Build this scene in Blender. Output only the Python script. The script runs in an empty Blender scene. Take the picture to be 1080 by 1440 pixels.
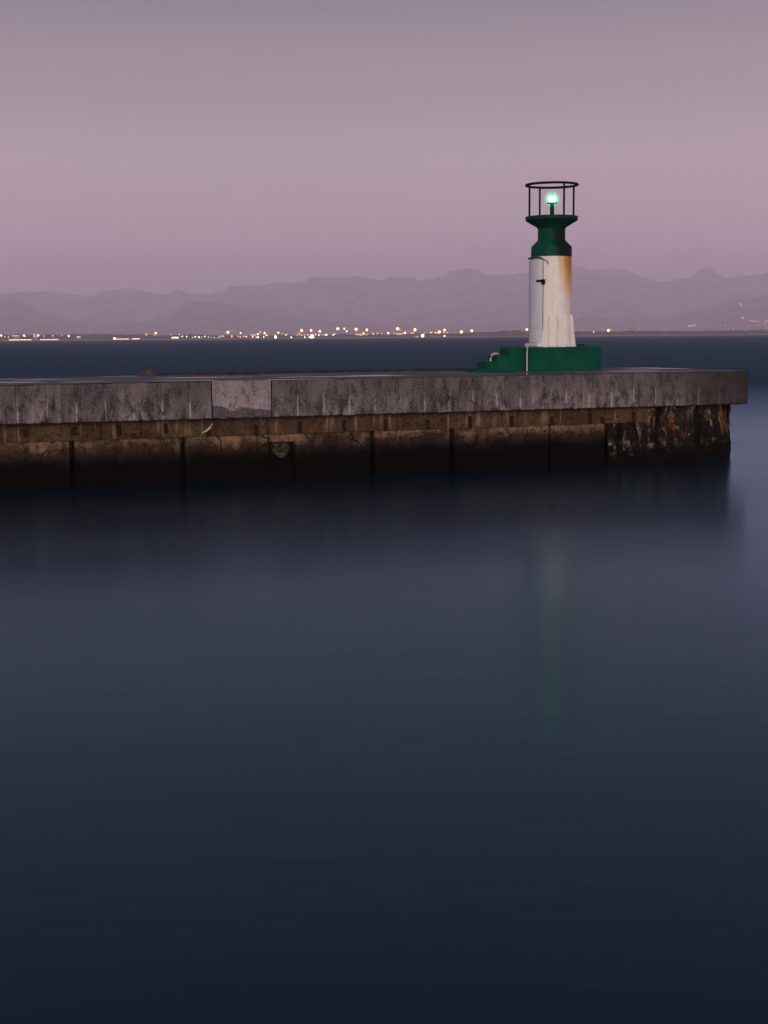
import bpy, bmesh, math, random
from mathutils import Vector, Matrix, noise as mnoise
random.seed(7)
R = math.radians
sc = bpy.context.scene
COL = sc.collection

# ------------------------------------------------------------------ camera
W, H, F = 1080.0, 1440.0, 2000.0          # photograph size and focal length in its pixels
CAM_Z, DECK_Z = 2.96, 2.08
PITCH, ROLL = math.atan((720 - 473.4) / F), R(-0.475)
cam_d = bpy.data.cameras.new('camera')
cam = bpy.data.objects.new('camera', cam_d); COL.objects.link(cam)
cam.location = (0, 0, CAM_Z)
CR = Matrix.Rotation(R(90) - PITCH, 3, 'X') @ Matrix.Rotation(ROLL, 3, 'Z')
cam.rotation_euler = CR.to_euler()
cam_d.sensor_fit = 'VERTICAL'; cam_d.sensor_height = 36; cam_d.sensor_width = 27
cam_d.lens = 36 * F / H
cam_d.clip_start = 0.1; cam_d.clip_end = 60000
sc.camera = cam
CO = Vector(cam.location)

def ray(px, py):
    return (CR @ Vector(((px - W / 2) / F, (H / 2 - py) / F, -1))).normalized()
def at_z(px, py, z):
    d = ray(px, py); return CO + d * ((z - CO.z) / d.z)
def at_y(px, py, y):
    d = ray(px, py); return CO + d * (y / d.y)
def at_plane(px, py, p, n):
    d = ray(px, py); return CO + d * ((p - CO).dot(n) / d.dot(n))

# ------------------------------------------------------------------ node helpers
def material(name):
    m = bpy.data.materials.new(name); m.use_nodes = True
    nt = m.node_tree; nt.nodes.clear()
    return m, nt
class N:
    def __init__(s, nt): s.nt = nt
    def __call__(s, kind, **kw):
        n = s.nt.nodes.new('ShaderNode' + kind)
        for k, v in kw.items(): setattr(n, k, v)
        return n
    def link(s, a, b): s.nt.links.new(a, b)
    def put(s, sock, v):
        if isinstance(v, bpy.types.NodeSocket): s.link(v, sock)
        else: sock.default_value = v
    def math(s, op, a, b=0.5, c=None, clamp=False):
        n = s('Math', operation=op, use_clamp=clamp); s.put(n.inputs[0], a); s.put(n.inputs[1], b)
        if c is not None: s.put(n.inputs[2], c)
        return n.outputs[0]
    def mix(s, fac, a, b, mode='MIX'):
        n = s('Mix', data_type='RGBA', blend_type=mode, clamp_factor=True)
        s.put(n.inputs[0], fac); s.put(n.inputs[6], a if isinstance(a, bpy.types.NodeSocket) else (*a, 1)[:4])
        s.put(n.inputs[7], b if isinstance(b, bpy.types.NodeSocket) else (*b, 1)[:4])
        return n.outputs[2]
    def coords(s, scale=(1, 1, 1), loc=(0, 0, 0), kind='Object', rot=(0, 0, 0)):
        t = s('TexCoord'); m = s('Mapping'); s.link(t.outputs[kind], m.inputs[0])
        m.inputs['Scale'].default_value = scale; m.inputs['Location'].default_value = loc
        m.inputs['Rotation'].default_value = rot
        return m.outputs[0]
    def noise(s, vec, scale=1, detail=4, rough=.55, dist=0):
        n = s('TexNoise'); s.put(n.inputs['Vector'], vec)
        n.inputs['Scale'].default_value = scale; n.inputs['Detail'].default_value = detail
        n.inputs['Roughness'].default_value = rough; n.inputs['Distortion'].default_value = dist
        return n.outputs['Fac']
    def ramp(s, v, lo, hi, a=0.0, b=1.0):
        n = s('MapRange'); n.clamp = True; n.interpolation_type = 'SMOOTHSTEP'
        s.put(n.inputs[0], v); s.put(n.inputs[1], lo); s.put(n.inputs[2], hi); s.put(n.inputs[3], a); s.put(n.inputs[4], b)
        return n.outputs[0]
    def xyz(s, vec):
        n = s('SeparateXYZ'); s.link(vec, n.inputs[0]); return n.outputs
    def bump(s, h, strength=.3, dist=.02):
        n = s('Bump'); s.put(n.inputs['Height'], h)
        n.inputs['Strength'].default_value = strength; n.inputs['Distance'].default_value = dist
        return n.outputs[0]
    def out(s, color, rough=.8, normal=None, spec=.3, metal=0.0):
        b = s('BsdfPrincipled'); o = s('OutputMaterial')
        s.put(b.inputs['Base Color'], color if isinstance(color, bpy.types.NodeSocket) else (*color, 1)[:4])
        s.put(b.inputs['Roughness'], rough); s.put(b.inputs['Specular IOR Level'], spec)
        b.inputs['Metallic'].default_value = metal
        if normal is not None: s.link(normal, b.inputs['Normal'])
        s.link(b.outputs[0], o.inputs[0]); return b

def mat_simple(name, col, rough=.7, var=.35, scale=6, spec=.3, bump=.15):
    m, nt = material(name); n = N(nt); v = n.coords()
    f = n.noise(v, scale, 6, .6)
    d = tuple(c * (1 - var) for c in col); l = tuple(min(1, c * (1 + var)) for c in col)
    c = n.mix(n.ramp(f, .3, .7), d, l)
    n.out(c, rough, n.bump(f, bump, .01), spec); return m

def mat_emit(name, col, strength, sample=True):
    m, nt = material(name); n = N(nt)
    e = n('Emission'); e.inputs[0].default_value = (*col, 1); e.inputs[1].default_value = strength
    o = n('OutputMaterial'); n.link(e.outputs[0], o.inputs[0])
    if not sample: m.cycles.emission_sampling = 'NONE'
    return m

M = {}
END_DARK = (14.4, 16.3)
# ---- fascia concrete: object coords x = along the pier, y = depth, z = height (slab top at 0)
def concrete(name, light, dark, black, boards=True, joint=.57, seed=0):
    m, nt = material(name); n = N(nt); v = n.coords(loc=(seed, 0, 0))
    X, Y, Z = n.xyz(v)
    big = n.noise(v, 1.3, 5, .6)
    blot = n.noise(n.coords((1.25, 1.25, .62), (seed, 0, 0)), 5, 6, .68, .3)
    fine = n.noise(v, 30, 6, .8)
    streak = n.noise(n.coords((5.5, 5.5, .55), (seed, 0, 0)), 1, 6, .65, .15)
    c = n.mix(n.ramp(n.math('ADD', n.math('MULTIPLY', big, .45), n.math('MULTIPLY', blot, .55)), .40, .60), dark, light)
    # pale leached lower half, dark grime in the upper part
    hz = n.ramp(Z, -.72, -.12)
    c = n.mix(n.math('MULTIPLY', n.math('MULTIPLY', hz, n.ramp(blot, .36, .56)), .55), c, dark)
    if boards:
        q = n.math('DIVIDE', X, joint); fl = n.math('FLOOR', q)
        wn = n('TexWhiteNoise', noise_dimensions='1D'); n.link(fl, wn.inputs['W'])
        c = n.mix(n.math('MULTIPLY', wn.outputs['Value'], .62), c, dark)
        fr = n.math('FRACT', n.math('ADD', q, n.math('MULTIPLY', n.math('SUBTRACT', blot, .5), .02)))
        line = n.math('SUBTRACT', 1.0, n.ramp(n.math('ABSOLUTE', n.math('SUBTRACT', fr, .5)), 0, .022))
        gate = n.ramp(n.noise(n.coords((1.6, 1.6, .9), (seed + 4, 0, 3)), 1.3, 2), .38, .52)
        c = n.mix(n.math('MULTIPLY', n.math('MULTIPLY', line, gate), .9), c, black)
        pale = n.math('SUBTRACT', 1.0, n.ramp(n.math('ABSOLUTE', n.math('SUBTRACT', fr, .54)), .0, .06))
        low = n.ramp(Z, -.22, -.55)
        c = n.mix(n.math('MULTIPLY', n.math('MULTIPLY', pale, low), n.ramp(blot, .40, .55, 0, .85)), c, tuple(min(1, x * 1.45) for x in light))
    c = n.mix(n.ramp(streak, .56, .72, 0, .8), c, black)
    c = n.mix(n.ramp(n.math('ADD', fine, n.math('MULTIPLY', n.math('SUBTRACT', blot, .5), -.5)), .51, .61, 0, .68), c, black)
    if name == 'newer concrete':
        c = n.mix(n.ramp(n.math('ADD', Z, n.math('MULTIPLY', n.math('SUBTRACT', big, .5), 1.1)), -.46, -.54, 0, .85), c, (.055, .044, .047))
    c = n.mix(n.ramp(fine, .44, .32, 0, .6), c, tuple(min(1, x * 1.4) for x in light))
    if boards:                                   # darker towards the outer corner
        c = n.mix(n.math('MULTIPLY', n.ramp(n.math('ADD', X, n.math('MULTIPLY', n.math('SUBTRACT', blot, .5), 1.2)), END_DARK[0], END_DARK[1]), n.ramp(big, .3, .5, .45, .8)), c, (.030, .024, .024))
    # black line along the lower arris
    c = n.mix(n.ramp(n.math('ADD', Z, n.math('MULTIPLY', n.math('SUBTRACT', blot, .5), .09)), -.735, -.76), c, black)
    h = n.math('ADD', n.math('MULTIPLY', fine, .35), blot)
    n.out(c, .88, n.bump(h, .7, .04), .12); return m
M['fascia'] = concrete('weathered concrete', (.275, .228, .230), (.066, .054, .055), (.014, .011, .011))
M['patch'] = concrete('newer concrete', (.36, .305, .32), (.21, .175, .185), (.05, .04, .042), boards=False, seed=3)

# ---- deck top: damp concrete with puddles
m, nt = material('damp deck'); n = N(nt); v = n.coords()
f = n.noise(v, .55, 5, .6); g = n.noise(v, 3.5, 6, .65)
pud = n.ramp(n.noise(n.coords((.5, 1.5, 1)), .55, 3, .5), .53, .57)
c = n.mix(n.ramp(g, .35, .65), (.085, .07, .075), (.19, .155, .165))
c = n.mix(n.ramp(f, .4, .6, 0, .6), c, (.05, .042, .045)); c = n.mix(n.math('MULTIPLY', pud, .7), c, (.03, .028, .03))
n.out(c, n.ramp(pud, 0, 1, .8, .06), n.bump(n.math('MULTIPLY', g, n.ramp(pud, 0, 1, 1, 0)), .4, .02), .4)
M['deck'] = m

# ---- harbour wall: object coords, z = 0 at slab top; water at -DECK_Z
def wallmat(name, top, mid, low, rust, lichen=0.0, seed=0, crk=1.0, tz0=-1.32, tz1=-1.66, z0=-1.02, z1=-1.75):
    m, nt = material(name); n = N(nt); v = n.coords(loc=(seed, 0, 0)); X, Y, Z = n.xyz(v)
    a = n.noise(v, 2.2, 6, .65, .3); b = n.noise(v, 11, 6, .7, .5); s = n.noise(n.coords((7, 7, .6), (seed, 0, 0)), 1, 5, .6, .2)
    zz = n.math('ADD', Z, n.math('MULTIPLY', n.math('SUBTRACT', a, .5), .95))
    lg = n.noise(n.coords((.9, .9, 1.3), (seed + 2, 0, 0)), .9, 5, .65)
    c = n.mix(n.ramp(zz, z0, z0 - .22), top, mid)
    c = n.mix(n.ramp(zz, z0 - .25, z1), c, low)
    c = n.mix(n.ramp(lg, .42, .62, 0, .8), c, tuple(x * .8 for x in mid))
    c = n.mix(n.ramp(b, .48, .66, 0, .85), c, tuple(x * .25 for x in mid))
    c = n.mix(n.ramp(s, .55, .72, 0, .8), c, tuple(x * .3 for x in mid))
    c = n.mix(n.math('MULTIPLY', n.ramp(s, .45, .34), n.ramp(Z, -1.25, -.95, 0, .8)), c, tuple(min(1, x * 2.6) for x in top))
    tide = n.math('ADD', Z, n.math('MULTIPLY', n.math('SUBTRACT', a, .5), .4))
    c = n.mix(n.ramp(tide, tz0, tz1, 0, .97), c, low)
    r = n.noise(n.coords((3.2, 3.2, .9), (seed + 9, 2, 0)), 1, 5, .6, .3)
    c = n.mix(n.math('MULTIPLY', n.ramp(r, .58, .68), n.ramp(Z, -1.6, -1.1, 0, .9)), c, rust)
    # cracks
    wv = n('TexVoronoi', feature='DISTANCE_TO_EDGE'); wv.inputs['Scale'].default_value = 1.0
    vm = n('VectorMath', operation='ADD'); n.link(n.coords((1.25, 1, .42), (seed, 0, 0)), vm.inputs[0])
    nz = n('TexNoise'); nz.inputs['Scale'].default_value = 2.5; n.link(v, nz.inputs['Vector'])
    vs = n('VectorMath', operation='SCALE'); n.link(nz.outputs['Color'], vs.inputs[0]); vs.inputs['Scale'].default_value = .55
    n.link(vs.outputs[0], vm.inputs[1]); n.link(vm.outputs[0], wv.inputs['Vector'])
    crack = n.math('MULTIPLY', n.ramp(wv.outputs['Distance'], .020, .005, 0, crk), n.ramp(a, .50, .57))
    c = n.mix(crack, c, (.004, .004, .004))
    if lichen:
        X0 = n.xyz(n.coords())[0]
        l = n.noise(v, 6.5, 6, .75, .8)
        c = n.mix(n.math('MULTIPLY', n.ramp(n.math('ADD', l, n.math('MULTIPLY', n.math('SUBTRACT', lg, .5), -.35)), .57, .63), n.ramp(n.math('ABSOLUTE', n.math('ADD', Z, 1.72)), .26, .05, 0, lichen)), c, (.30, .28, .13)) if False else n.mix(n.math('MULTIPLY', n.math('MULTIPLY', n.ramp(n.math('ADD', l, n.math('MULTIPLY', n.math('SUBTRACT', lg, .5), -.35)), .57, .63), n.ramp(n.math('ABSOLUTE', n.math('ADD', Z, 1.72)), .26, .05, 0, lichen)), n.ramp(X0, 15.2, 14.4, .12, 1)), c, (.30, .28, .13))
        k = n.noise(n.coords((1.2, 1.2, .38), (seed, 5, 2)), 5.0, 6, .72, .5)
        c = n.mix(n.math('MULTIPLY', n.ramp(k, .53, .61), n.ramp(Z, -1.78, -1.5, 0, .95)), c, (.25, .155, .10))
        pw_ = n.math('ABSOLUTE', n.math('SUBTRACT', n.math('MULTIPLY', n.math('FRACT', n.math('DIVIDE', n.math('ADD', X0, .35), 1.05)), 1.05), .5))
        c = n.mix(n.ramp(n.math('ADD', pw_, n.math('MULTIPLY', n.math('SUBTRACT', b, .5), .12)), .11, .05, 0, .92), c, (.006, .005, .005))
    hgt = n.math('SUBTRACT', n.math('ADD', a, b), n.math('MULTIPLY', crack, 1.5))
    n.out(c, .92, n.bump(hgt, .7, .04), .06); return m
M['beam'] = wallmat('stained beam', (.095, .058, .034), (.070, .042, .026), (.04, .026, .018), (.10, .028, .012), crk=0.0, z0=-1.3, z1=-2.2)
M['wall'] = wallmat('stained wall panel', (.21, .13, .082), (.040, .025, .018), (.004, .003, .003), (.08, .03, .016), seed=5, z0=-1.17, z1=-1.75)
M['endwall'] = wallmat('encrusted end wall', (.04, .028, .022), (.018, .014, .012), (.005, .004, .004), (.30, .075, .02), lichen=.75, seed=11, tz0=-1.72, tz1=-1.92)
M['rust'] = mat_simple('rusty iron', (.016, .0055, .0035), .9, .6, 18)
M['seam_shade'] = mat_simple('grey seam shade', (.20, .18, .185), .8, .3, 12, .1)  # grey of the shadow in the door seam
M['kerbm'] = mat_simple('dark wet concrete', (.035, .028, .027), .8, .4, 5, .1)
M['moss'] = mat_simple('mossy rubble', (.05, .043, .018), .95, .95, 9, bump=.5)
M['rock'] = mat_simple('brown rock', (.07, .05, .04), .9, .4, 9, bump=.5)
M['black'] = mat_simple('dark painted steel', (.004, .007, .007), .6, .3, 20, .08)
M['iron'] = mat_simple('black iron', (.006, .005, .005), .6, .3, 20, .08)
M['pipe'] = mat_simple('pale plastic pipe', (.48, .40, .37), .5, .25, 14)
M['hose'] = mat_simple('dark hose', (.03, .015, .014), .5, .3, 20)

def greenmat(name, seed=0, streaks=True):
    m, nt = material(name); n = N(nt); v = n.coords(loc=(seed, 0, 0)); X, Y, Z = n.xyz(v)
    a = n.noise(v, 2.5, 5, .6); b = n.noise(v, 24, 5, .65)
    c = n.mix(n.ramp(a, .35, .65), (.0012, .056, .036), (.002, .078, .050))
    c = n.mix(n.ramp(b, .54, .70, 0, .7), c, (.003, .024, .017))
    sc_ = n.noise(v, 7, 6, .75)
    c = n.mix(n.ramp(sc_, .62, .72, 0, .55), c, (.05, .085, .07))
    if streaks:
        s = n.noise(n.coords((6, 6, .55), (seed, 0, 0)), 1, 4, .6, .3)
        g = n.math('SUBTRACT', X, n.math('MULTIPLY', n.math('ADD', Z, -3.1), -.22))
        c = n.mix(n.math('MULTIPLY', n.ramp(n.math('ADD', g, n.math('MULTIPLY', n.math('SUBTRACT', s, .5), .5)), .02, .17), .85), c, (.006, .009, .007))
    n.out(c, .55, n.bump(n.math('ADD', a, n.math('MULTIPLY', b, .4)), .25, .015), .07); return m
M['green'] = greenmat('green gloss paint')
M['green_plinth'] = greenmat('green masonry paint', 4, False)

# ---- white tower paint with rust running down its right side (object x points to the right of the photograph)
m, nt = material('white tower paint'); n = N(nt); v = n.coords(); X, Y, Z = n.xyz(v)
a = n.noise(v, 3, 6, .6); b = n.noise(v, 26, 5, .7); s = n.noise(n.coords((9, 9, .5)), 1, 5, .6, .15)
c = n.mix(n.ramp(a, .35, .7), (.74, .67, .63), (.80, .745, .71))
c = n.mix(n.ramp(b, .58, .72, 0, .35), c, (.42, .33, .29))
c = n.mix(n.math('MULTIPLY', n.ramp(s, .52, .68), .35), c, (.50, .36, .27))
side = n.ramp(X, -.08, .47)
top = n.ramp(Z, 1.2, 2.9)
sidew = n.math('ADD', n.math('MULTIPLY', side, n.math('ADD', n.math('MULTIPLY', top, .78), .26)), n.math('MULTIPLY', n.math('SUBTRACT', s, .5), 1.15))
c = n.mix(n.ramp(sidew, .30, .72, 0, .85), c, (.74, .43, .13))
c = n.mix(n.ramp(sidew, .66, 1.0, 0, .9), c, (.40, .15, .03))
spot = n.noise(n.coords((1, 1, .55), (2, 0, 0)), 9, 2, .5)
c = n.mix(n.math('MULTIPLY', n.ramp(spot, .69, .72), n.ramp(Z, 2.2, 2.5)), c, (.10, .03, .01))
n.out(c, .6, n.bump(n.math('ADD', a, n.math('MULTIPLY', b, .3)), .2, .015), .35); M['white'] = m
m, nt = material('white door paint'); n = N(nt); v = n.coords()
a = n.noise(v, 3, 6, .6); b = n.noise(v, 30, 4, .7); s = n.noise(n.coords((8, 8, .6)), 1, 5, .6)
c = n.mix(n.ramp(a, .35, .7), (.58, .565, .64), (.68, .655, .715)); c = n.mix(n.ramp(b, .6, .74, 0, .4), c, (.35, .3, .3))
c = n.mix(n.ramp(s, .56, .72, 0, .3), c, (.42, .37, .36))
n.out(c, .5, n.bump(a, .15, .01), .4); M['door'] = m
M['lens'] = mat_emit('green lantern lamp', (.09, 1.0, .18), 10.5)
m, nt = material('green lamp halo'); n = N(nt)      # halo round the lamp: its bloom put in as a glowing volume, no glass
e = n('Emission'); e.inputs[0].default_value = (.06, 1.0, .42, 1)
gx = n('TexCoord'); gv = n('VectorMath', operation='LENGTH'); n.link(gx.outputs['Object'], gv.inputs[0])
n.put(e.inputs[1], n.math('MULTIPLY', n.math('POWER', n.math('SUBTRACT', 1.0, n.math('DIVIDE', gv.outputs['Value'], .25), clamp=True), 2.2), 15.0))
o = n('OutputMaterial'); n.link(e.outputs[0], o.inputs['Volume']); M['lamp_halo'] = m
m, nt = material('green glass cap'); n = N(nt)
b = n.out((.0, .35, .14), .3); b.inputs['Emission Color'].default_value = (.0, 1, .35, 1); b.inputs['Emission Strength'].default_value = .45
M['lens_cap'] = m
M['lantern_green'] = mat_simple('lantern green', (.003, .034, .022), .6, .3, 20, .1)
LAMP = {
    'orange': mat_emit('sodium lamp', (1.0, .46, .17), 4.6, False),
    'amber': mat_emit('amber lamp', (1.0, .44, .20), 2.3, False),
    'white': mat_emit('white lamp', (1.0, .84, .56), 3.2, False),
    'bright': mat_emit('bright floodlight', (1.0, .84, .46), 9, False),
    'cool': mat_emit('cool lamp', (.95, .93, .90), 1.2, False),
    'hill_cool': mat_emit('distant cool lamp', (1.0, .93, .85), 5.0, False),
    'hill_amber': mat_emit('distant amber lamp', (1.0, .55, .30), 6.0, False),
    'window': mat_emit('lit windows', (1.0, .68, .44), 2.3, False),
}
M['mast'] = mat_simple('grey steel mast', (.12, .11, .11), .6, .2, 1)
M['render'] = mat_simple('pale rendered walls', (.30, .26, .25), .9, .2, .2)
M['roofing'] = mat_simple('grey roofing', (.10, .08, .08), .9, .2, .2)

# ------------------------------------------------------------------ mesh helpers
def obj(name, bm, mat, parent=None, bevel=0, smooth=False, loc=(0, 0, 0), rotz=0):
    me = bpy.data.meshes.new(name)
    bmesh.ops.recalc_face_normals(bm, faces=bm.faces)
    if smooth:
        for f in bm.faces: f.smooth = True
    bm.to_mesh(me); bm.free()
    me.materials.append(mat)
    o = bpy.data.objects.new(name, me); COL.objects.link(o)
    o.location = loc; o.rotation_euler = (0, 0, rotz)
    if parent: o.parent = parent
    if bevel:
        b = o.modifiers.new('bevel', 'BEVEL'); b.width = bevel; b.segments = 2; b.limit_method = 'ANGLE'; b.angle_limit = R(35)
    if smooth:
        o.data.set_sharp_from_angle(angle=R(38))
    return o
def empty(name, loc, rotz=0, parent=None):
    o = bpy.data.objects.new(name, None); COL.objects.link(o); o.location = loc; o.rotation_euler = (0, 0, rotz)
    o.empty_display_size = .3
    if parent: o.parent = parent
    return o
def tag(o, label=None, cat=None, group=None, kind=None):
    if label: o['label'] = label
    if cat: o['category'] = cat
    if group: o['group'] = group
    if kind: o['kind'] = kind
    return o
def box(bm, x0, x1, y0, y1, z0, z1):
    v = [bm.verts.new((x, y, z)) for x in (x0, x1) for y in (y0, y1) for z in (z0, z1)]
    for q in ((0, 1, 3, 2), (4, 6, 7, 5), (0, 4, 5, 1), (2, 3, 7, 6), (0, 2, 6, 4), (1, 5, 7, 3)):
        bm.faces.new([v[i] for i in q])
def newbox(*a):
    bm = bmesh.new(); box(bm, *a); return bm
def lathe(bm, prof, seg=64, cx=0, cy=0):
    rings = []
    for r, z in prof:
        rings.append([bm.verts.new((cx + r * math.cos(2 * math.pi * i / seg), cy + r * math.sin(2 * math.pi * i / seg), z)) for i in range(seg)])
    for a, b in zip(rings, rings[1:]):
        for i in range(seg): bm.faces.new((a[i], a[(i + 1) % seg], b[(i + 1) % seg], b[i]))
    bm.faces.new(rings[0]); bm.faces.new(rings[-1])
def tube(bm, pts, r, seg=10, closed=False):
    pts = [Vector(p) for p in pts]; n_ = len(pts); rings = []
    for i, p in enumerate(pts):
        a = pts[(i - 1) % n_] if (closed or i > 0) else p
        b = pts[(i + 1) % n_] if (closed or i < n_ - 1) else p
        t = (b - a).normalized()
        up = Vector((0, 0, 1)) if abs(t.z) < .95 else Vector((1, 0, 0))
        s = t.cross(up).normalized(); w = s.cross(t)
        rr = r[i] if isinstance(r, (list, tuple)) else r
        rings.append([bm.verts.new(p + (s * math.cos(2 * math.pi * k / seg) + w * math.sin(2 * math.pi * k / seg)) * rr) for k in range(seg)])
    for i in range(n_ if closed else n_ - 1):
        a, b = rings[i], rings[(i + 1) % n_]
        for k in range(seg): bm.faces.new((a[k], a[(k + 1) % seg], b[(k + 1) % seg], b[k]))
    if not closed: bm.faces.new(rings[0]); bm.faces.new(rings[-1])
def interp(pts, x):
    if x <= pts[0][0]: return pts[0][1]
    for (a, b), (c, d) in zip(pts, pts[1:]):
        if x <= c: return b + (d - b) * (x - a) / (c - a)
    return pts[-1][1]

# ------------------------------------------------------------------ sky, sun, air
SUN_DIR = Vector((0.02, -1.0, 0.20)).normalized()      # towards the last glow, behind the camera
w = bpy.data.worlds.new('World'); sc.world = w; w.use_nodes = True
nt = w.node_tree; nt.nodes.clear(); n = N(nt)
sky = n('TexSky', sky_type='NISHITA'); sky.sun_disc = False
sky.sun_elevation = math.asin(SUN_DIR.z); sky.sun_rotation = math.atan2(SUN_DIR.x, SUN_DIR.y)
tc = n('TexCoord'); X, Y, Z = n.xyz(tc.outputs['Generated'])
cr = n('ValToRGB'); cr.color_ramp.interpolation = 'EASE'
els = [(0.0, (1.0, .68, .68)), (.05, (.76, .565, .555)), (.11, (.49, .415, .39)), (.17, (.25, .242, .248)), (.235, (.100, .124, .142)), (.31, (.080, .118, .180)), (.45, (.040, .088, .155)), (1.0, (.020, .060, .115))]
cr.color_ramp.elements[0].position, cr.color_ramp.elements[0].color = els[0][0], (*els[0][1], 1)
cr.color_ramp.elements[1].position, cr.color_ramp.elements[1].color = els[-1][0], (*els[-1][1], 1)
for p, c in els[1:-1]:
    e = cr.color_ramp.elements.new(p); e.color = (*c, 1)
n.link(Z, cr.inputs[0])
west = n.math('MULTIPLY', n.ramp(Y, .2, -.9), n.ramp(Z, .55, .0))       # the brighter western sky behind the camera
glow = n.mix(west, (0, 0, 0), (.62, .44, .38))
side = n.mix(n.math('MULTIPLY', n.ramp(X, -.35, .35), n.ramp(Z, .35, .1)), (0, 0, 0), (.050, .030, .034))
tot = n.mix(1.0, n.mix(1.0, cr.outputs[0], side, 'ADD'), glow, 'ADD')
bg1 = n('Background'); n.link(sky.outputs[0], bg1.inputs[0]); bg1.inputs[1].default_value = .004
bg2 = n('Background'); n.link(tot, bg2.inputs[0]); bg2.inputs[1].default_value = 1.0
ad = n('AddShader'); n.link(bg1.outputs[0], ad.inputs[0]); n.link(bg2.outputs[0], ad.inputs[1])
o = n('OutputWorld'); n.link(ad.outputs[0], o.inputs[0])

sd = bpy.data.lights.new('sun', 'SUN'); sd.energy = 2.0; sd.angle = R(40); sd.color = (1.0, .84, .76)
so = bpy.data.objects.new('sun', sd); COL.objects.link(so); so.location = (0, -20, 30)
so.rotation_euler = SUN_DIR.to_track_quat('Z', 'Y').to_euler()

m, nt = material('evening haze'); n = N(nt)
pv = n('VolumePrincipled'); pv.inputs['Color'].default_value = (.935, .80, 1.0, 1)
pv.inputs['Density'].default_value = 1.12e-4; pv.inputs['Density Attribute'].default_value = ''
pv.inputs['Anisotropy'].default_value = -0.25
o = n('OutputMaterial'); n.link(pv.outputs[0], o.inputs['Volume'])
haze = obj('haze', newbox(-16000, 16000, -900, 29000, -4, 1400), m)
tag(haze, 'thin violet evening haze over the bay', 'haze', kind='stuff')

# ------------------------------------------------------------------ sea
m, nt = material('sea water'); n = N(nt)
v = n.coords(); X, Y, Z = n.xyz(v)
off = n.math('SUBTRACT', Y, n.math('MULTIPLY', X, .41))        # distance in front of the pier line
opn = n.ramp(off, 28, 80)                                       # 0 = sheltered harbour, 1 = open bay
st = n.noise(n.coords((.55, 3.2, 1)), 1.0, 4, .6, .3)
st2 = n.noise(n.coords((1.6, 9, 1)), 1.0, 3, .55, .3)
bl = n.noise(n.coords((.09, .25, 1), (3, 1, 0)), 1.0, 3, .5)
h = n.math('ADD', n.math('MULTIPLY', st, .7), n.math('MULTIPLY', st2, .3))
nb = n('Bump'); nb.inputs['Strength'].default_value = .06; nb.inputs['Distance'].default_value = .07; n.link(h, nb.inputs['Height'])
rr = n.math('ADD', n.math('ADD', n.ramp(opn, 0, 1, .195, .60), n.math('MULTIPLY', n.math('SUBTRACT', bl, .5), .12)), n.math('MULTIPLY', n.math('SUBTRACT', st, .5), .06))
df = n('BsdfDiffuse'); n.put(df.inputs['Color'], n.mix(opn, (.001, .0135, .0215), (.001, .015, .028))); n.link(nb.outputs[0], df.inputs['Normal'])
gl = n('BsdfGlossy'); gl.distribution = 'GGX'; n.put(gl.inputs['Color'], n.mix(opn, (.53, .72, .92), (.070, .118, .170))); n.put(gl.inputs['Roughness'], rr); n.link(nb.outputs[0], gl.inputs['Normal'])
fr = n('Fresnel'); fr.inputs['IOR'].default_value = 1.33; n.link(nb.outputs[0], fr.inputs['Normal'])
mx = n('MixShader'); n.link(fr.outputs[0], mx.inputs[0]); n.link(df.outputs[0], mx.inputs[1]); n.link(gl.outputs[0], mx.inputs[2])
o = n('OutputMaterial'); n.link(mx.outputs[0], o.inputs[0])
bm = bmesh.new(); vs = [bm.verts.new(p) for p in ((-7000, -600, 0), (7000, -600, 0), (7000, 3060, 0), (-7000, 3060, 0))]; bm.faces.new(vs)
sea = obj('sea', bm, m); tag(sea, 'smooth dark blue sea', 'sea', kind='structure')

# ------------------------------------------------------------------ far land
def fbm(x, y, z=0, o=5):
    return mnoise.fractal(Vector((x, y, z)), 1.0, 2.0, o)
def heightfield(name, crest, d0, d1, d2, mat, label, rows=46, step=2.0, seed=0, rough=1.9, base=2.0):
    """A range of hills: foot at d0, crest line at d1, back foot at d2."""
    bm = bmesh.new(); xs = []; x = -420.0
    while x <= 1500: xs.append(x); x += step
    grid = []
    for j in range(rows):
        t = j / (rows - 1); row = []
        for x in xs:
            y0 = interp(crest, x)
            y0 += rough * (fbm(x * .05, seed, 3.3) + .7 * fbm(x * .16, seed, 7.7, 4) + .55 * abs(fbm(x * .4, seed, 1.1, 4)))
            hx = at_y(x, y0, d1)
            Hc = max(6.0, hx.z)
            if t < .72:
                s = t / .72; yy = d0 + (d1 - d0) * s
                px_ = x * .012
                g = mnoise.ridged_multi_fractal(Vector((px_ * 2.3, s * 1.1, seed)), .9, 2.1, 6, 1.0, 2.0) * .5
                prof = s ** 1.25
                prof = prof * (1 - .36 * (1 - s) * 2 * max(0, min(1.4, g)) ) + .10 * math.sin(s * math.pi) * fbm(px_ * 3, s * 3, seed)
                cl = .5 + .5 * math.tanh((s - .72 + .05 * fbm(px_ * 2, 1, seed)) * 16)      # cliff band below the crest
                prof = max(0, min(.985, prof * .84 + .145 * cl)) if s < .999 else 1
            else:
                s = (t - .72) / .28; yy = d1 + (d2 - d1) * s; prof = (1 - s) ** 1.2
            k = hx.x / d1
            row.append(bm.verts.new((k * yy, yy, base + (Hc - base) * prof)))
        grid.append(row)
    for a, b in zip(grid, grid[1:]):
        for i in range(len(xs) - 1): bm.faces.new((a[i], a[i + 1], b[i + 1], b[i]))
    o = obj(name, bm, mat, smooth=True); tag(o, label, 'mountains', kind='structure'); return o
m, nt = material('mountain rock and scrub'); n = N(nt); v = n.coords(); gz = n.xyz(v)[2]
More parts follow.
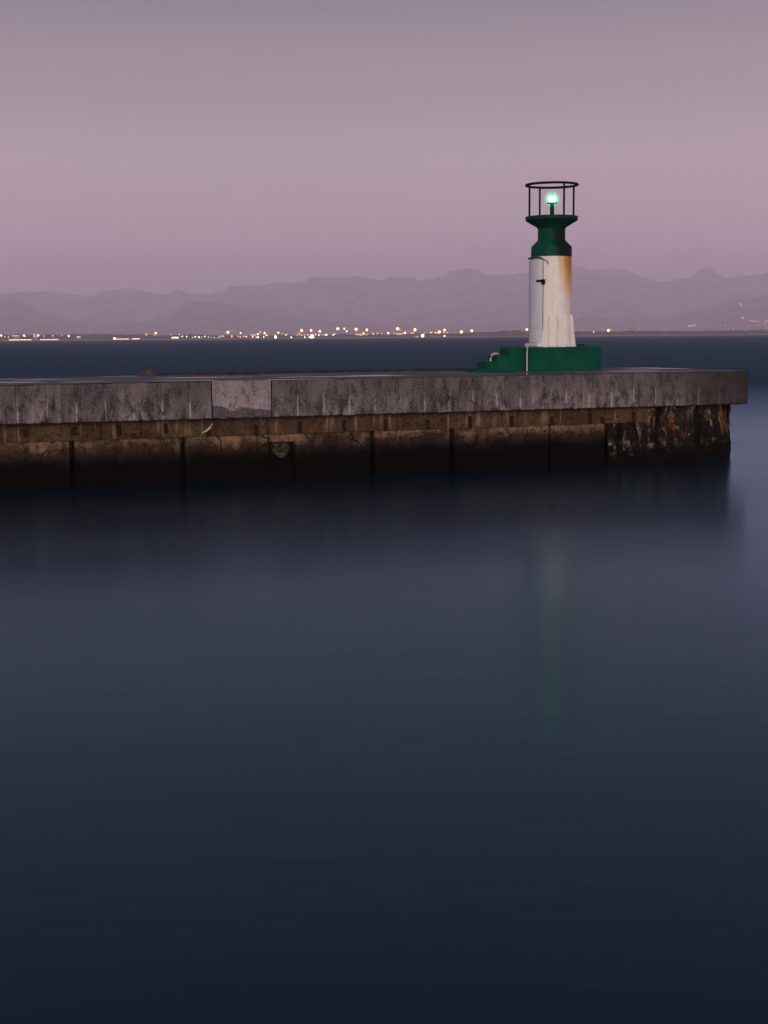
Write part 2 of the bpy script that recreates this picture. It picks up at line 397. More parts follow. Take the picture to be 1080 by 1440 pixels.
a = n.noise(n.coords((1, .6, 2)), .0019, 7, .62, .3); b = n.noise(n.coords((1, 1, 3)), .0022, 6, .6)
c = n.mix(n.ramp(a, .4, .6), (.015, .015, .02), (.34, .26, .23)); c = n.mix(n.ramp(b, .50, .58, 0, .9), c, (.52, .36, .27))  # rock and scrub tones, contrast raised to stand in for relief light on the ridges
n.out(c, .95, n.bump(a, 1.0, 220), .1); M['mountain'] = m
M['hill'] = mat_simple('scrubby hillside', (.21, .165, .15), .95, .7, .004, .1)
CREST = [(-420, 420), (-200, 404), (-80, 412), (0, 410), (67, 407), (127, 415), (140, 408), (180, 403), (217, 410), (235, 411), (250, 405), (267, 410), (293, 412), (313, 409), (320, 402),
         (333, 399), (360, 399), (390, 396), (410, 396), (427, 393), (437, 387), (457, 385), (473, 387), (497, 387), (513, 387), (527, 392), (535, 393), (547, 387), (567, 386), (580, 387),
         (590, 392), (607, 389), (627, 385), (632, 378), (660, 374.5), (672, 377), (682, 382), (700, 385.5), (718, 383), (742, 380.5), (765, 376), (785, 371), (804, 369), (816, 372), (829, 376),
         (840, 374), (849, 377), (863, 375), (880, 375.5), (894, 383), (908, 387.5), (930, 394), (947, 389.5), (972, 389), (976, 384), (981, 378.5), (994, 374.5), (1002, 377), (1009, 382), (1016, 385.5), (1024, 389),
         (1030, 386), (1038, 384), (1048, 386), (1058, 385), (1080, 379), (1130, 372), (1220, 384), (1340, 376), (1500, 390)]
heightfield('mountains', CREST, 14500, 20000, 27000, M['mountain'], 'hazy violet mountain range along the far side of the bay', seed=2.0)
FOOT = [(-420, 432), (-120, 424), (0, 419), (13, 418), (33, 423), (53, 435), (80, 448), (140, 455), (200, 453), (240, 440), (262, 427), (277, 422), (310, 424), (340, 430), (390, 440), (480, 452),
        (560, 456), (640, 458), (700, 456), (760, 450), (830, 446), (900, 448), (960, 444), (1000, 430), (1040, 420), (1080, 414), (1200, 408), (1500, 424)]
heightfield('hills', FOOT, 10500, 14000, 15500, M['hill'], 'darker hazy foothills in front of the mountains', rows=30, step=3, seed=5.0, rough=1.4)
# low shore: beach, dune scarp, flat behind
SHORE_Y = 3000.0
BAND = [(-420, 7), (0, 8.5), (60, 8.5), (115, 9.5), (140, 8), (190, 9), (215, 7), (300, 5.5), (400, 4.5), (500, 5), (560, 5.5), (640, 6), (700, 7.5), (760, 9), (830, 7), (950, 6), (1080, 6.5), (1500, 7)]
m, nt = material('coastal scrub and sand'); n = N(nt); v = n.coords(); gz = n.xyz(v)[2]
a = n.noise(v, .03, 6, .65)
c = n.mix(n.ramp(a, .35, .65), (.10, .085, .095), (.17, .14, .15)); c = n.mix(n.ramp(n.math('ADD', gz, n.math('MULTIPLY', a, 1.2)), 3.0, 2.4), c, (.34, .27, .25))
n.out(c, .95, spec=.1)
bm = bmesh.new(); grid = []; xs = [-420 + 4 * i for i in range(480)]
for yy, k in ((2990, -1), (3004, 0), (3012, .12), (3050, .2), (3062, .75), (3075, 1), (3400, .9), (5200, .9), (14600, .9)):
    row = []
    for x in xs:
        hb = interp(BAND, x) * 1.5 * (1 + .22 * fbm(x * .06, 1.5) + .1 * fbm(x * .3, 9))
        p = at_y(x, 475, yy)
        row.append(bm.verts.new((p.x, yy, -1.5 if k < 0 else .35 + hb * k)))
    grid.append(row)
for a_, b_ in zip(grid, grid[1:]):
    for i in range(len(xs) - 1): bm.faces.new((a_[i], a_[i + 1], b_[i + 1], b_[i]))
tag(obj('shore', bm, m, smooth=True), 'low dark far shore with a thin pale beach', 'shore', kind='structure')

# ------------------------------------------------------------------ lights of the far town
def ground_z(x): return .35 + interp(BAND, x) * 1.5 * .15
def mast_light(px, py, d, mat, label, group, name='mast_light', cat='mast light'):
    p = at_y(px, py, 3030.0); gz = ground_z(px)
    root = empty(name, (p.x, p.y, gz)); tag(root, label, cat, group)
    hgt = max(1.5, p.z - gz)
    bm = bmesh.new(); lathe(bm, [(.32, 0), (.16, hgt - d * .3)], 8); obj('mast', bm, M['mast'], root)
    bm = bmesh.new()                                  # crown of floodlights: a fat faceted drum
    lathe(bm, [(d * .22, hgt - d * .5), (d * .46, hgt - d * .28), (d * .5, hgt), (d * .44, hgt + d * .26), (d * .2, hgt + d * .46)], 12)
    obj('lamp_head', bm, mat, root, smooth=True); return root
from mathutils.bvhtree import BVHTree
def bvh(o): return BVHTree.FromPolygons([v.co for v in o.data.vertices], [p.vertices for p in o.data.polygons])
TREES = [bvh(bpy.data.objects[k]) for k in ('hills', 'mountains')]
def small_light(px, py, d, kind, label, group):
    """lamp on its pole; lamps seen on the slopes stand on the hillside there"""
    p = at_y(px, py, 3024.0); gz = ground_z(px); sc_ = 1.0
    if py < 465 and (px > 815 or py < 440):
        hits = [h for h in (t.ray_cast(CO, ray(px, py)) for t in TREES) if h[0]]
        if hits:
            h = min(hits, key=lambda q: q[3])[0]; sc_ = h.y / 3024.0; p = h + Vector((0, -4, 0)); gz = p.z - 7 * sc_
            kind = 'hill_amber' if kind == 'amber' else 'hill_cool'
    d *= sc_; hgt = max(d * .45 + .3, p.z - gz)
    bm = bmesh.new(); lathe(bm, [(d * .2, hgt - d * .48), (d * .46, hgt - d * .25), (d * .5, hgt), (d * .42, hgt + d * .28), (d * .18, hgt + d * .47)], 10)
    k = len(bm.faces)
    lathe(bm, [(.25 * sc_, -6.0), (.16 * sc_, hgt - d * .3)], 6)
    bm.faces.ensure_lookup_table()
    for f in bm.faces[k:]: f.material_index = 1
    o = obj('street_lamp', bm, LAMP[kind], None, loc=(p.x, p.y, gz)); o.data.materials.append(M['mast'])
    tag(o, label, 'street lamp', group); return o

def P(x0, X, Y, s=6.0, y0=440): return (x0 + X / s, y0 + Y / s)
ORD = ['first', 'second', 'third', 'fourth', 'fifth', 'sixth', 'seventh', 'eighth', 'ninth', 'tenth', 'eleventh', 'twelfth', 'thirteenth', 'fourteenth', 'fifteenth', 'sixteenth']
big = [P(0, 10, 190), P(0, 203, 191), P(0, 322, 190), P(0, 580, 195), P(180, 235, 170), P(180, 843, 163), P(360, 15, 180), P(360, 73, 170), P(360, 188, 167), P(360, 385, 148),
       P(360, 465, 147), P(360, 538, 155), P(360, 690, 133), P(360, 845, 138), P(360, 935, 143), P(360, 907, 173), P(540, 35, 170), P(540, 115, 133), P(540, 178, 168), P(540, 262, 140),
       P(540, 467, 160), P(540, 511, 145), P(540, 653, 160), P(540, 740, 150), (741, 463.3)]
big.sort()
flood_x = 360 + 472 / 6
left = [b_ for b_ in big if b_[0] < flood_x]; right = [b_ for b_ in big if b_[0] > flood_x]
for i, (x, y) in enumerate(big):
    if x < flood_x:
        k = len(left) - 1 - i; lab = f'orange mast light on the far shore, {ORD[k]} to the left of the brightest white floodlight'
    else:
        k = len(big) - 1 - i; lab = f'orange mast light on the far shore, {ORD[k]} counting left from the lighthouse tower'
    low = y > 467.5
    mast_light(x, y, random.uniform(4.9, 5.9) if not low else random.uniform(3.6, 4.6), LAMP['orange'], lab, 'orange mast lights of the far town')
mast_light(855.6, 464.6, 5.4, LAMP['orange'], 'single large orange mast light just right of the lighthouse tower', 'orange mast lights of the far town')
mast_light(flood_x, 473.2, 8.0, LAMP['bright'], 'brightest white floodlight low on the far shoreline', 'white floodlights along the far waterline', 'floodlight', 'floodlight')
mast_light(540 + 325 / 6, 472.0, 5.6, LAMP['bright'], 'strong white floodlight at the waterline, right of the brightest one', 'white floodlights along the far waterline', 'floodlight', 'floodlight')
mast_light(360 + 165 / 6, 474.0, 4.6, LAMP['bright'], 'white floodlight at the waterline, left of the brightest one', 'white floodlights along the far waterline', 'floodlight', 'floodlight')

A_, B_, C_, D_ = 0, 180, 360, 540
def smalls(pts, kind, d, label, group, x0=0, s=6.0, y0=440):
    for q in pts:
        px, py = P(x0, q[0], q[1], s, y0)
        small_light(px, py, d * random.uniform(.65, 1.02), kind, label, group)
smalls([(40, 200), (72, 204), (290, 184), (213, 198), (445, 192)], 'amber', 3.2, 'small amber lamp among the dark houses at the left end of the far shore', 'amber lamps at the left end of the shore', A_)
smalls([(370, 195), (520, 193), (650, 202), (675, 203), (110, 192)], 'cool', 2.6, 'faint pale lamp among the dark houses at the left end of the far shore', 'faint lamps at the left end of the shore', A_)
smalls([(155, 177), (155, 186), (225, 185), (362, 183), (432, 182)], 'amber', 3.0, 'small amber lamp above the dark dunes near the lit white bar', 'amber lamps above the dunes', B_)
smalls([(458, 198), (495, 200), (568, 200), (598, 204), (648, 198), (998, 200), (1052, 203), (950, 170)], 'white', 3.2, 'white lamp in the row of white dots left of the town lights', 'row of white lamps', B_)
smalls([(545, 207), (622, 204), (680, 203), (705, 205), (730, 206), (765, 207), (775, 203)], 'cool', 2.6, 'dim white dot in the row of white dots left of the town lights', 'dim dots in the row of white lamps', B_)
smalls([(872, 150), (888, 148)], 'cool', 2.2, 'faint pale dot beside the first tall mast light of the town', 'faint pair of dots', B_)
smalls([(788, 195), (805, 197), (876, 193), (876, 200), (930, 198), (975, 198), (1040, 187), (1056, 186), (1072, 187), (948, 203), (1082, 203)], 'amber', 3.0, 'small amber lamp at the left part of the clustered town lights', 'small amber lamps, left cluster', B_)
smalls([(35, 160), (157, 188), (223, 173), (258, 183), (250, 187), (85, 188), (93, 190), (345, 188), (362, 170)], 'amber', 3.2, 'small amber lamp left of the brightest white floodlight', 'small amber lamps left of the floodlight', C_)
smalls([(18, 205), (65, 203), (298, 206), (412, 209), (450, 206)], 'white', 3.8, 'white lamp at the far waterline left of the brightest white floodlight', 'white lamps at the far waterline', C_)
smalls([(365, 185), (385, 187), (410, 187), (440, 180), (435, 190), (505, 185), (552, 187), (575, 187), (500, 176)], 'amber', 2.8, 'tiny amber lamp around the brightest white floodlight', 'tiny amber lamps round the floodlight', C_)
smalls([(530, 187), (597, 185), (590, 183), (648, 187), (662, 180)], 'white', 3.0, 'small white lamp just right of the brightest white floodlight', 'small white lamps right of the floodlight', C_)
small_light(*P(C_, 745, 133), 3.2, 'white', 'upper of two white lamps right of a tall orange mast light', 'pair of white lamps'); small_light(*P(C_, 765, 155), 3.2, 'white', 'lower of two white lamps right of a tall orange mast light', 'pair of white lamps')
smalls([(865, 183), (880, 185), (848, 180), (895, 186), (925, 183), (942, 183), (985, 172), (990, 180), (1025, 173), (1060, 176)], 'amber', 3.0, 'small amber lamp low in the middle of the far town lights', 'small amber lamps mid town', C_)
smalls([(83, 172), (135, 143), (105, 178), (117, 178), (135, 178), (155, 175), (230, 170), (257, 155), (245, 171), (340, 170)], 'amber', 3.0, 'small amber lamp close to the second white floodlight', 'small amber lamps by the second floodlight', D_)
smalls([(402, 165), (390, 166), (432, 167), (447, 168), (503, 167), (536, 166)], 'amber', 3.0, 'small amber lamp at the right end of the town lights', 'small amber lamps, right end', D_)
smalls([(270, 205), (283, 204)], 'cool', 2.4, 'faint dot at the waterline beside the second white floodlight', 'faint waterline dots', D_)
small_light(*P(D_, 511, 198), 3.4, 'white', 'single white lamp at the waterline near the right end of the town lights', 'white lamps at the far waterline')
smalls([(137, 413), (197, 421), (430, 402), (865, 387)], 'white', 3.2, 'small white lamp on the dark shore right of the lighthouse', 'white lamps right of the lighthouse', 780, 3.6, 350)
smalls([(240, 407), (285, 409), (307, 373), (418, 360), (470, 365), (558, 400), (635, 402), (905, 405)], 'cool', 2.2, 'very faint dot on the hazy slope right of the lighthouse', 'faint dots right of the lighthouse', 780, 3.6, 350)
smalls([(938, 280), (945, 288), (955, 347), (948, 350), (1020, 369), (1037, 367)], 'cool', 2.8, 'pale lamp on the hillside below the rounded peak', 'hillside lamps below the rounded peak', 780, 3.6, 350)
smalls([(991, 362), (1008, 367), (1066, 370), (1074, 364)], 'amber', 3.0, 'amber lamp on the hillside at the right edge', 'amber hillside lamps', 780, 3.6, 350)
small_light(505, 426.3, 2.2, 'cool', 'single faint dot high on the mountainside above the town', 'faint hillside dot')

# long low waterfront buildings with lit windows
def waterfront(x0, x1, y, lit_h, label, mat='window'):
    a = at_y(x0, y, 3016.0); b = at_y(x1, y, 3016.0)
    root = empty('waterfront_building', ((a.x + b.x) / 2, 3016, .6)); tag(root, label, 'building', 'lit waterfront buildings')
    hw = (b.x - a.x) / 2; zc = max(1.3, a.z - .6)
    obj('wall', newbox(-hw, hw, .0, 9, 0, zc + lit_h * .5 + .4), M['render'], root)
    obj('roof', newbox(-hw - .5, hw + .5, -.5, 9.5, zc + lit_h * .5 + .4, zc + lit_h * .5 + .8), M['roofing'], root)
    nseg = max(1, int(hw * 2 / 22)); bm = bmesh.new()
    for i in range(nseg):
        s0 = -hw + .6 + (2 * hw - 1.2) * i / nseg; s1 = -hw + .6 + (2 * hw - 1.2) * (i + 1) / nseg - .8
        box(bm, s0, s1, -.25, -.05, zc - lit_h * .5, zc + lit_h * .5)
    obj('window', bm, LAMP[mat], root)
waterfront(12, 45, 478.2, 1.9, 'long low lit building at the waterline, leftmost of all')
waterfront(56, 83, 478.0, 2.0, 'long low lit building at the waterline, second from the left on the far shore')
waterfront(161, 182, 477.2, 2.2, 'lit waterfront building with a bright lamp at its left end')
waterfront(185, 197, 476.7, 1.9, 'short lit waterfront building just right of the one with the bright lamp')
waterfront(241, 252, 474.8, 2.8, 'short bright white lit bar of a building below the dune end')
for q_, lab in ((969, 'left and dimmest of three pale lamps close together on the slope right of the lighthouse'), (973, 'middle one of three pale lamps close together on the slope right of the lighthouse'), (976.5, 'right and brightest of three pale lamps close together on the slope right of the lighthouse')):
    small_light(q_, 458.6 - (q_ - 969) * .08, 2.6 if q_ < 975 else 3.4, 'white', lab, 'three pale slope lamps')
mast_light(161, 477.3, 4.0, LAMP['bright'], 'bright lamp at the left end of a lit waterfront building', 'white floodlights along the far waterline', 'floodlight', 'floodlight')
for x0, x1, y, k, lab in ((17, 28, 472.0, 0, 'pale low house left of a bright orange mast light on the left shore'), (46, 52, 472.5, 1, 'pale low house left of the bright orange lamp near the dark dunes'), (107, 114, 473.5, 2, 'pale broad house at the right end of the dark houses')):
    a = at_y(x0, y, 3040.0); b = at_y(x1, y, 3040.0); z = ground_z(x0)
    root = empty('shore_house', ((a.x + b.x) / 2, 3040, z)); tag(root, lab, 'house', 'houses on the far shore')
    hw = (b.x - a.x) / 2; hh = max(3.2, a.z - z + .8)
    obj('wall', newbox(-hw, hw, 0, 8, 0, hh), M['render'], root)
    bm = bmesh.new(); vs = [bm.verts.new(q) for q in ((-hw - .4, -.4, hh), (hw + .4, -.4, hh), (hw + .4, 8.4, hh), (-hw - .4, 8.4, hh), (-hw + 1, 4, hh + 1.8), (hw - 1, 4, hh + 1.8))]
    for q in ((0, 1, 5, 4), (1, 2, 5), (2, 3, 4, 5), (3, 0, 4), (0, 3, 2, 1)): bm.faces.new([vs[i] for i in q])
    obj('roof', bm, M['roofing'], root)
    obj('window', newbox(-hw * .7, hw * .7, -.15, -.03, hh - 1.9, hh - .7), LAMP['window' if k == 2 else 'cool'], root)

# ------------------------------------------------------------------ pier
P0 = at_z(0, 542.2, DECK_Z); P1 = at_z(860, 525.9, DECK_Z)
U = (P1 - P0); U.z = 0; U.normalize(); V = Vector((-U.y, U.x, 0))
ANG = math.atan2(U.y, U.x)
pier = empty('pier', P0, ANG)          # local frame: x along the pier, y away from the water in front, z up from the deck
tag(pier, 'long concrete harbour pier with stained fascia and dark wall below', 'pier')
TW = .30                                # set-back of the wall behind the slab edge
def s_of(px, py, t=0.0):
    p = at_plane(px, py, P0 + V * t, V); q = p - P0
    return q.dot(U), q.z
S_END = s_of(1052, 520)[0] + .05
WALL_IN = 0.0
S_L = -26.0
WID = (at_z(840, 517.5, DECK_Z) - P0).dot(V)
TH = .775
def outline(inset, rad, s_left=S_L, n_=14):
    """plan of the pier: straight front, rounded outer corner, end, back"""
    s1 = S_END - inset; t0 = inset; t1 = WID - inset; pts = [(s_left, t0)]
    for k in range(n_ + 1):
        a = -math.pi / 2 + math.pi / 2 * k / n_
        pts.append((s1 - rad + rad * math.cos(a), t0 + rad + rad * math.sin(a)))
    for k in range(n_ + 1):
        a = math.pi / 2 * k / n_
        pts.append((s1 - rad + rad * math.cos(a), t1 - rad + rad * math.sin(a)))
    pts.append((s_left, t1)); return pts
def px_of(p, z):
    q = CR.transposed() @ (Vector((p.x, p.y, z)) - CO); return W / 2 - F * q.x / q.z
def edge_px(inset, rad): return max(px_of(P0 + U * x + V * y, DECK_Z) for x, y in outline(inset, rad)[1:-1])
for _ in range(40): S_END += (1052.5 - edge_px(0, .95)) * .012
WALL_IN = .3
for _ in range(40): WALL_IN -= (1030.5 - edge_px(WALL_IN, 1.15)) * .012
def prism(bm, pts, z0, z1):
    a = [bm.verts.new((x, y, z0)) for x, y in pts]; b = [bm.verts.new((x, y, z1)) for x, y in pts]; k = len(pts)
    for i in range(k): bm.faces.new((a[i], a[(i + 1) % k], b[(i + 1) % k], b[i]))
    bm.faces.new(a[::-1]); bm.faces.new(b)
def sample(pts, step):
    out_ = []
    for (x0, y0), (x1, y1) in zip(pts, pts[1:]):
        k = max(1, int(math.hypot(x1 - x0, y1 - y0) / step))
        for i in range(k): out_.append((x0 + (x1 - x0) * i / k, y0 + (y1 - y0) * i / k))
    return out_
def chipped_slab(pts, z0, z1, rows=15):
    """slab with a slightly uneven face and worn, chipped arrises"""
    bm = bmesh.new(); grid = []; k = len(pts)
    for i, (x, y) in enumerate(pts):
        a_ = pts[i - 1]; b_ = pts[(i + 1) % k]; t_ = Vector((b_[0] - a_[0], b_[1] - a_[1], 0)).normalized(); nn = Vector((t_.y, -t_.x, 0)); col = []
        for j in range(rows + 1):
            f_ = j / rows; z = z0 + (z1 - z0) * (f_ * f_ * (3 - 2 * f_)); d = .010 * fbm(x * 1.9, y * 1.9, z * 2.5) + .004 * fbm(x * 11, y * 11, z * 11, 3)
            e_ = min(f_, 1 - f_) * rows
            if e_ < 1.5:
                ch = max(0, fbm(x * 3.1, y * 3.1, 4.0 if f_ > .5 else 9.0) - .12)
                d -= (.012 + .10 * ch) * (1 - e_ / 1.5)
                if e_ < .5: z += (-1 if f_ > .5 else 1) * (.004 + .05 * ch) if f_ < .5 else -.03 * ch
            col.append(bm.verts.new((x + nn.x * d, y + nn.y * d, z)))
        grid.append(col)
    for i in range(k):
        a_, b_ = grid[i], grid[(i + 1) % k]
        for j in range(rows): bm.faces.new((a_[j], b_[j], b_[j + 1], a_[j + 1]))
    bm.faces.new([c_[-1] for c_ in grid]); bm.faces.new([c_[0] for c_ in grid][::-1])
    return bm
op = outline(0, .95)
fine_ = [p for p in sample(op, .07)]
slab = obj('deck_slab', chipped_slab(fine_, -TH, 0), M['fascia'], pier, smooth=True)
bm = bmesh.new(); pts = outline(.07, .88); f = bm.faces.new([bm.verts.new((x, y, .005)) for x, y in pts])
obj('deck_surface', bm, M['deck'], pier)
# the lighter cast block let into the fascia
sa, sb = s_of(298.5, 560)[0], s_of(381, 560)[0]
bm = newbox(sa, sb, -.022, .25, -TH + .035, .012)
obj('patched_block', bm, M['patch'], pier, bevel=.012)['label'] = 'lighter, smoother block of newer concrete'
for q_ in (sa - .012, sb + .012):
    obj('joint', newbox(q_ - .011, q_ + .011, -.012, .2, -TH + .03, .004), M['iron'], pier)
# kerb along the back edge
obj('kerb', newbox((at_z(214, 527.5, DECK_Z) - P0).dot(U), S_END - 1.6, WID - .22, WID - .02, .0, .06), M['kerbm'], pier, bevel=.01)
# long beam under the slab
s_beam = s_of(908, 590, TW)[0]
BZ0, BZ1 = -TH - .36, -TH
obj('beam', newbox(S_L, s_beam, TW - .05, TW + .35, BZ0, BZ1 - .002), M['beam'], pier, bevel=.012)
# wall panels and the black gaps between them
cuts = [101, 257, 340, 378, 413, 523, 634, 711, 772, 852]
ss = [S_L] + [s_of(c_, 640, TW)[0] for c_ in (101, 257, 378)]
def panel(a, b, top=BZ0, dt=0.0):
    bm = newbox(a, b, TW + dt, TW + .35, -DECK_Z - 1.2, top)
    bmesh.ops.subdivide_edges(bm, edges=bm.edges[:], cuts=5, use_grid_fill=True)
    for v_ in bm.verts:
        if abs(v_.co.y - TW - dt) < 1e-4: v_.co.y += .016 * mnoise.noise(Vector((v_.co.x * 1.7, 3, v_.co.z * 2.2)))
    return obj('wall_panel', bm, M['wall'], pier, bevel=.008)
G = .055
sp = lambda x: s_of(x, 640, TW)[0]
s_101, s_257, s_378, s_413, s_523, s_634, s_772, s_852 = map(sp, (101.5, 257.5, 379, 414, 524, 635.5, 773, 852.5))
x_ = s_101 - 2.3
panel(x_ + G, s_101 - G); panel(x_ - 6, x_ - G, dt=.01)
panel(s_101 + G, s_257 - G, dt=.005); panel(s_257 + G, s_378 - .03); 
panel(s_413 + .02, s_523 - G); panel(s_523 + G, s_634 - G, dt=-.004); panel(s_634 + G, s_772 - G * .5, dt=.006); panel(s_772 + G * .5, s_852 - G, dt=-.006)
# niche between two panels: lintel, dark hollow and mossy rubble
obj('lintel', newbox(s_378 - .03, s_413 + .02, TW + .01, TW + .3, BZ0 - .17, BZ0), M['wall'], pier, bevel=.01)
bm = bmesh.new(); bmesh.ops.create_icosphere(bm, subdivisions=4, radius=1)
for v_ in bm.verts:
    k = 1 + .35 * fbm(v_.co.x * 1.6, v_.co.y * 1.6, v_.co.z * 1.6)
    v_.co = Vector((v_.co.x * .20 * k, v_.co.y * .2 * k, v_.co.z * .20 * k))
rb = obj('rubble', bm, M['moss'], pier, smooth=True, loc=((s_378 + s_413) / 2 + .06, TW + .34, -1.44)); rb['label'] = 'yellow mossy rubble showing in the wall niche'
# solid core behind everything so no light leaks through the gaps
bm = bmesh.new(); prism(bm, outline(WALL_IN + .42, 1.0, S_L + .1), -DECK_Z - 1.2, -TH - .004)
obj('core', bm, M['wall'], pier)
# encrusted end wall with its rounded corner: contour sampled finely, roughened, with upright piles
pts = [p for p in outline(WALL_IN, 1.15, s_852 + G, 24)]
pts[0] = (s_852 + G, TW + .02); pts = [(x, y if i == 0 else y - (WALL_IN - TW - .02) * max(0, 1 - (y - WALL_IN) / 1.0)) for i, (x, y) in enumerate(pts)]
line = []
for (x0, y0), (x1, y1) in zip(pts, pts[1:-1]):
    L = math.hypot(x1 - x0, y1 - y0); k = max(1, int(L / .045))
    for i in range(k): line.append((x0 + (x1 - x0) * i / k, y0 + (y1 - y0) * i / k))
line = [p for p in line if p[1] < WID - 1.0]
bm = bmesh.new(); grid = []; NZ = 44
z_lo, z_hi = -DECK_Z - 1.2, -TH - .003
for i, (x, y) in enumerate(line):
    a_ = line[max(0, i - 1)]; b_ = line[min(len(line) - 1, i + 1)]
    t_ = Vector((b_[0] - a_[0], b_[1] - a_[1], 0)).normalized(); nn = Vector((t_.y, -t_.x, 0))
    col = []
    for j in range(NZ + 1):
        z = z_lo + (z_hi - z_lo) * j / NZ
        d = .075 * fbm(x * 2.2, z * 2.4, y * 2) + .03 * fbm(x * 9, z * 9, y * 9)
        pil = abs(((x + .35) % 1.05) - .5)
        d += -.07 * max(0, 1 - pil / .06)
        if z > -TH - .38: d -= .03
        col.append(bm.verts.new((x + nn.x * d, y + nn.y * d, z)))
    grid.append(col)
for a_, b_ in zip(grid, grid[1:]):
    for j in range(NZ): bm.faces.new((a_[j], b_[j], b_[j + 1], a_[j + 1]))
ew = obj('end_wall', bm, M['endwall'], pier, smooth=True); ew['label'] = 'rust streaked, barnacled end of the wall'
for x in (998, 1019):
    s_, _ = s_of(x, 620, TW)
    bm = bmesh.new()
    q = min(line, key=lambda p: abs((P0 + U * p[0] + V * p[1] - CO).normalized().dot(CR @ Vector((1, 0, 0))) - ray(x, 620).dot(CR @ Vector((1, 0, 0)))))
    lathe(bm, [(.07, z_lo), (.075, -1.6), (.068, -TH - .01)], 12, q[0], q[1] - .03)
    obj('pile', bm, M['iron'], pier, smooth=True)
# rusted brackets along the beam
for px, py, hh in ((35, 609, .14), (103, 607, .16), (167, 605, .24), (187.5, 615, .10), (233, 603, .2), (294, 612, .1), (360, 605.5, .2), (422, 604, .24), (484, 601, .24), (542.5, 600, .24), (601.7, 597.5, .2), (661, 594.5, .24),
                   (720, 593, .22), (776, 591, .2), (830, 591.5, .24), (847, 596, .14), (891, 588, .24)):
    s_, z_ = s_of(px, py, TW - .06); pass
    bm = newbox(-.042, .042, -.03, .03, -hh / 2, hh / 2)
    for v_ in bm.verts: v_.co += Vector((random.uniform(-.008, .008), 0, random.uniform(-.02, .02)))
    obj('bracket', bm, M['rust'], pier, bevel=.008, loc=(s_, TW - .06, max(BZ0 + hh / 2 + .01, min(BZ1 - hh / 2 - .02, z_))))
# drain pipe stub sticking out of the beam
s_, z_ = s_of(293.5, 603.5, TW - .2)
bm = bmesh.new(); tube(bm, [(.12, .30, .12), (.085, .06, .085), (.03, -.01, .035), (-.05, -.02, -.03), (-.11, .0, -.055), (-.13, .02, -.085)], [.018, .018, .021, .020, .016, .010], 12)
pw = P0 + U * s_ + V * (TW - .2)
st_ = obj('drain_pipe', bm, M['pipe'], None, smooth=True, loc=(pw.x, pw.y, P0.z + z_), rotz=ANG)
tag(st_, 'pale broken pipe stub sticking out of the beam under the patched block', 'pipe')

# dark rock heap at the back edge of the deck
q = at_z(208, 528.3, DECK_Z)
bm = bmesh.new(); bmesh.ops.create_icosphere(bm, subdivisions=4, radius=1)
for v_ in bm.verts:
    k = 1 + .3 * fbm(v_.co.x * 1.8, v_.co.y * 1.8, v_.co.z * 1.8)
    r_ = max(0, v_.co.z); taper = 1 - .55 * r_
    v_.co = Vector((v_.co.x * .24 * k * taper, v_.co.y * .2 * k * taper, max(-.02, v_.co.z * .155 * k)))
rk = obj('rock', bm, M['rock'], None, smooth=True, loc=(q.x, q.y, DECK_Z + .02)); tag(rk, 'small dark brown rock heap at the back edge of the pier deck', 'rock')

# ------------------------------------------------------------------ lighthouse
Q = at_z(745, 522.6, DECK_Z)                    # front left bottom corner of the plinth
PW, PD, PH = 1.98, 1.75, .585
ctr = at_z(774.6, 521.0, DECK_Z)
# tower axis: on the plinth's middle line in depth, and on the pixel column of the tower
vq = (Q - P0).dot(V); v_ax = vq + PD * .5
pl = at_plane(774.6, 490, P0 + V * v_ax, V); AX = Vector((pl.x, pl.y, DECK_Z))
RD = math.hypot(AX.x, AX.y); K = 1 / (F / (AX.y * math.cos(PITCH) ))           # metres per pixel on the axis
light = empty('lighthouse', AX)
tag(light, 'small white and green harbour lighthouse with a lit green lamp', 'lighthouse')
view = Vector((-AX.x, -AX.y, 0)).normalized()    # towards the camera
right_ = Vector((-view.y, view.x, 0))            # to the right in the photograph
VA = math.atan2(right_.y, right_.x)              # rotate parts so that local x = right in the photograph, local -y = towards the camera
U_ang = ANG - VA                                 # pier direction in the lighthouse's own frame
light.rotation_euler = (0, 0, VA)
def zof(py): return at_y(774.6, py, AX.y).z - DECK_Z
rp = lambda px: px * K
# plinth (local frame rotated to the pier)
ql = (Q - AX); a_u, a_v = ql.dot(U), ql.dot(V)
pln = obj('plinth', newbox(a_u, a_u + PW, a_v, a_v + PD, .006, PH), M['green_plinth'], light, bevel=.02, rotz=U_ang)
# tower shaft
bm = bmesh.new()
prof = [(rp(29.6), PH + .002), (rp(29.4), zof(478)), (rp(29.1), zof(465)), (rp(28.8), zof(452)), (rp(28.5), zof(440)), (rp(28.5), zof(428)), (rp(28.2), zof(400)), (rp(27.9), zof(361.3))]
lathe(bm, prof, 96); obj('tower', bm, M['white'], light, smooth=True)
# flared ribs round the foot
def rib(az, wd=.14, r1=.60, top=443):
    bm = bmesh.new(); zt, zb = zof(top), PH + .004; ro, ri = rp(29.0), .30
    hs = [(ri, zb), (r1, zb), (r1 - .035, zb + (zt - zb) * .35), (ro + .055, zb + (zt - zb) * .8), (ro + .032, zt), (ri, zt)]
    A = [bm.verts.new((x, -wd / 2, z)) for x, z in hs]; B = [bm.verts.new((x, wd / 2, z)) for x, z in hs]
    bm.faces.new(A); bm.faces.new(B[::-1])
    for i in range(6): bm.faces.new((A[i], B[i], B[(i + 1) % 6], A[(i + 1) % 6]))
    c_, s_ = math.cos(az), math.sin(az)                     # baked into the mesh so the paint's rust side stays put
    for v_ in bm.verts: x, y = v_.co.x, v_.co.y; v_.co.x, v_.co.y = x * c_ - y * s_, x * s_ + y * c_
    return obj('rib', bm, M['white'], light, bevel=.012)
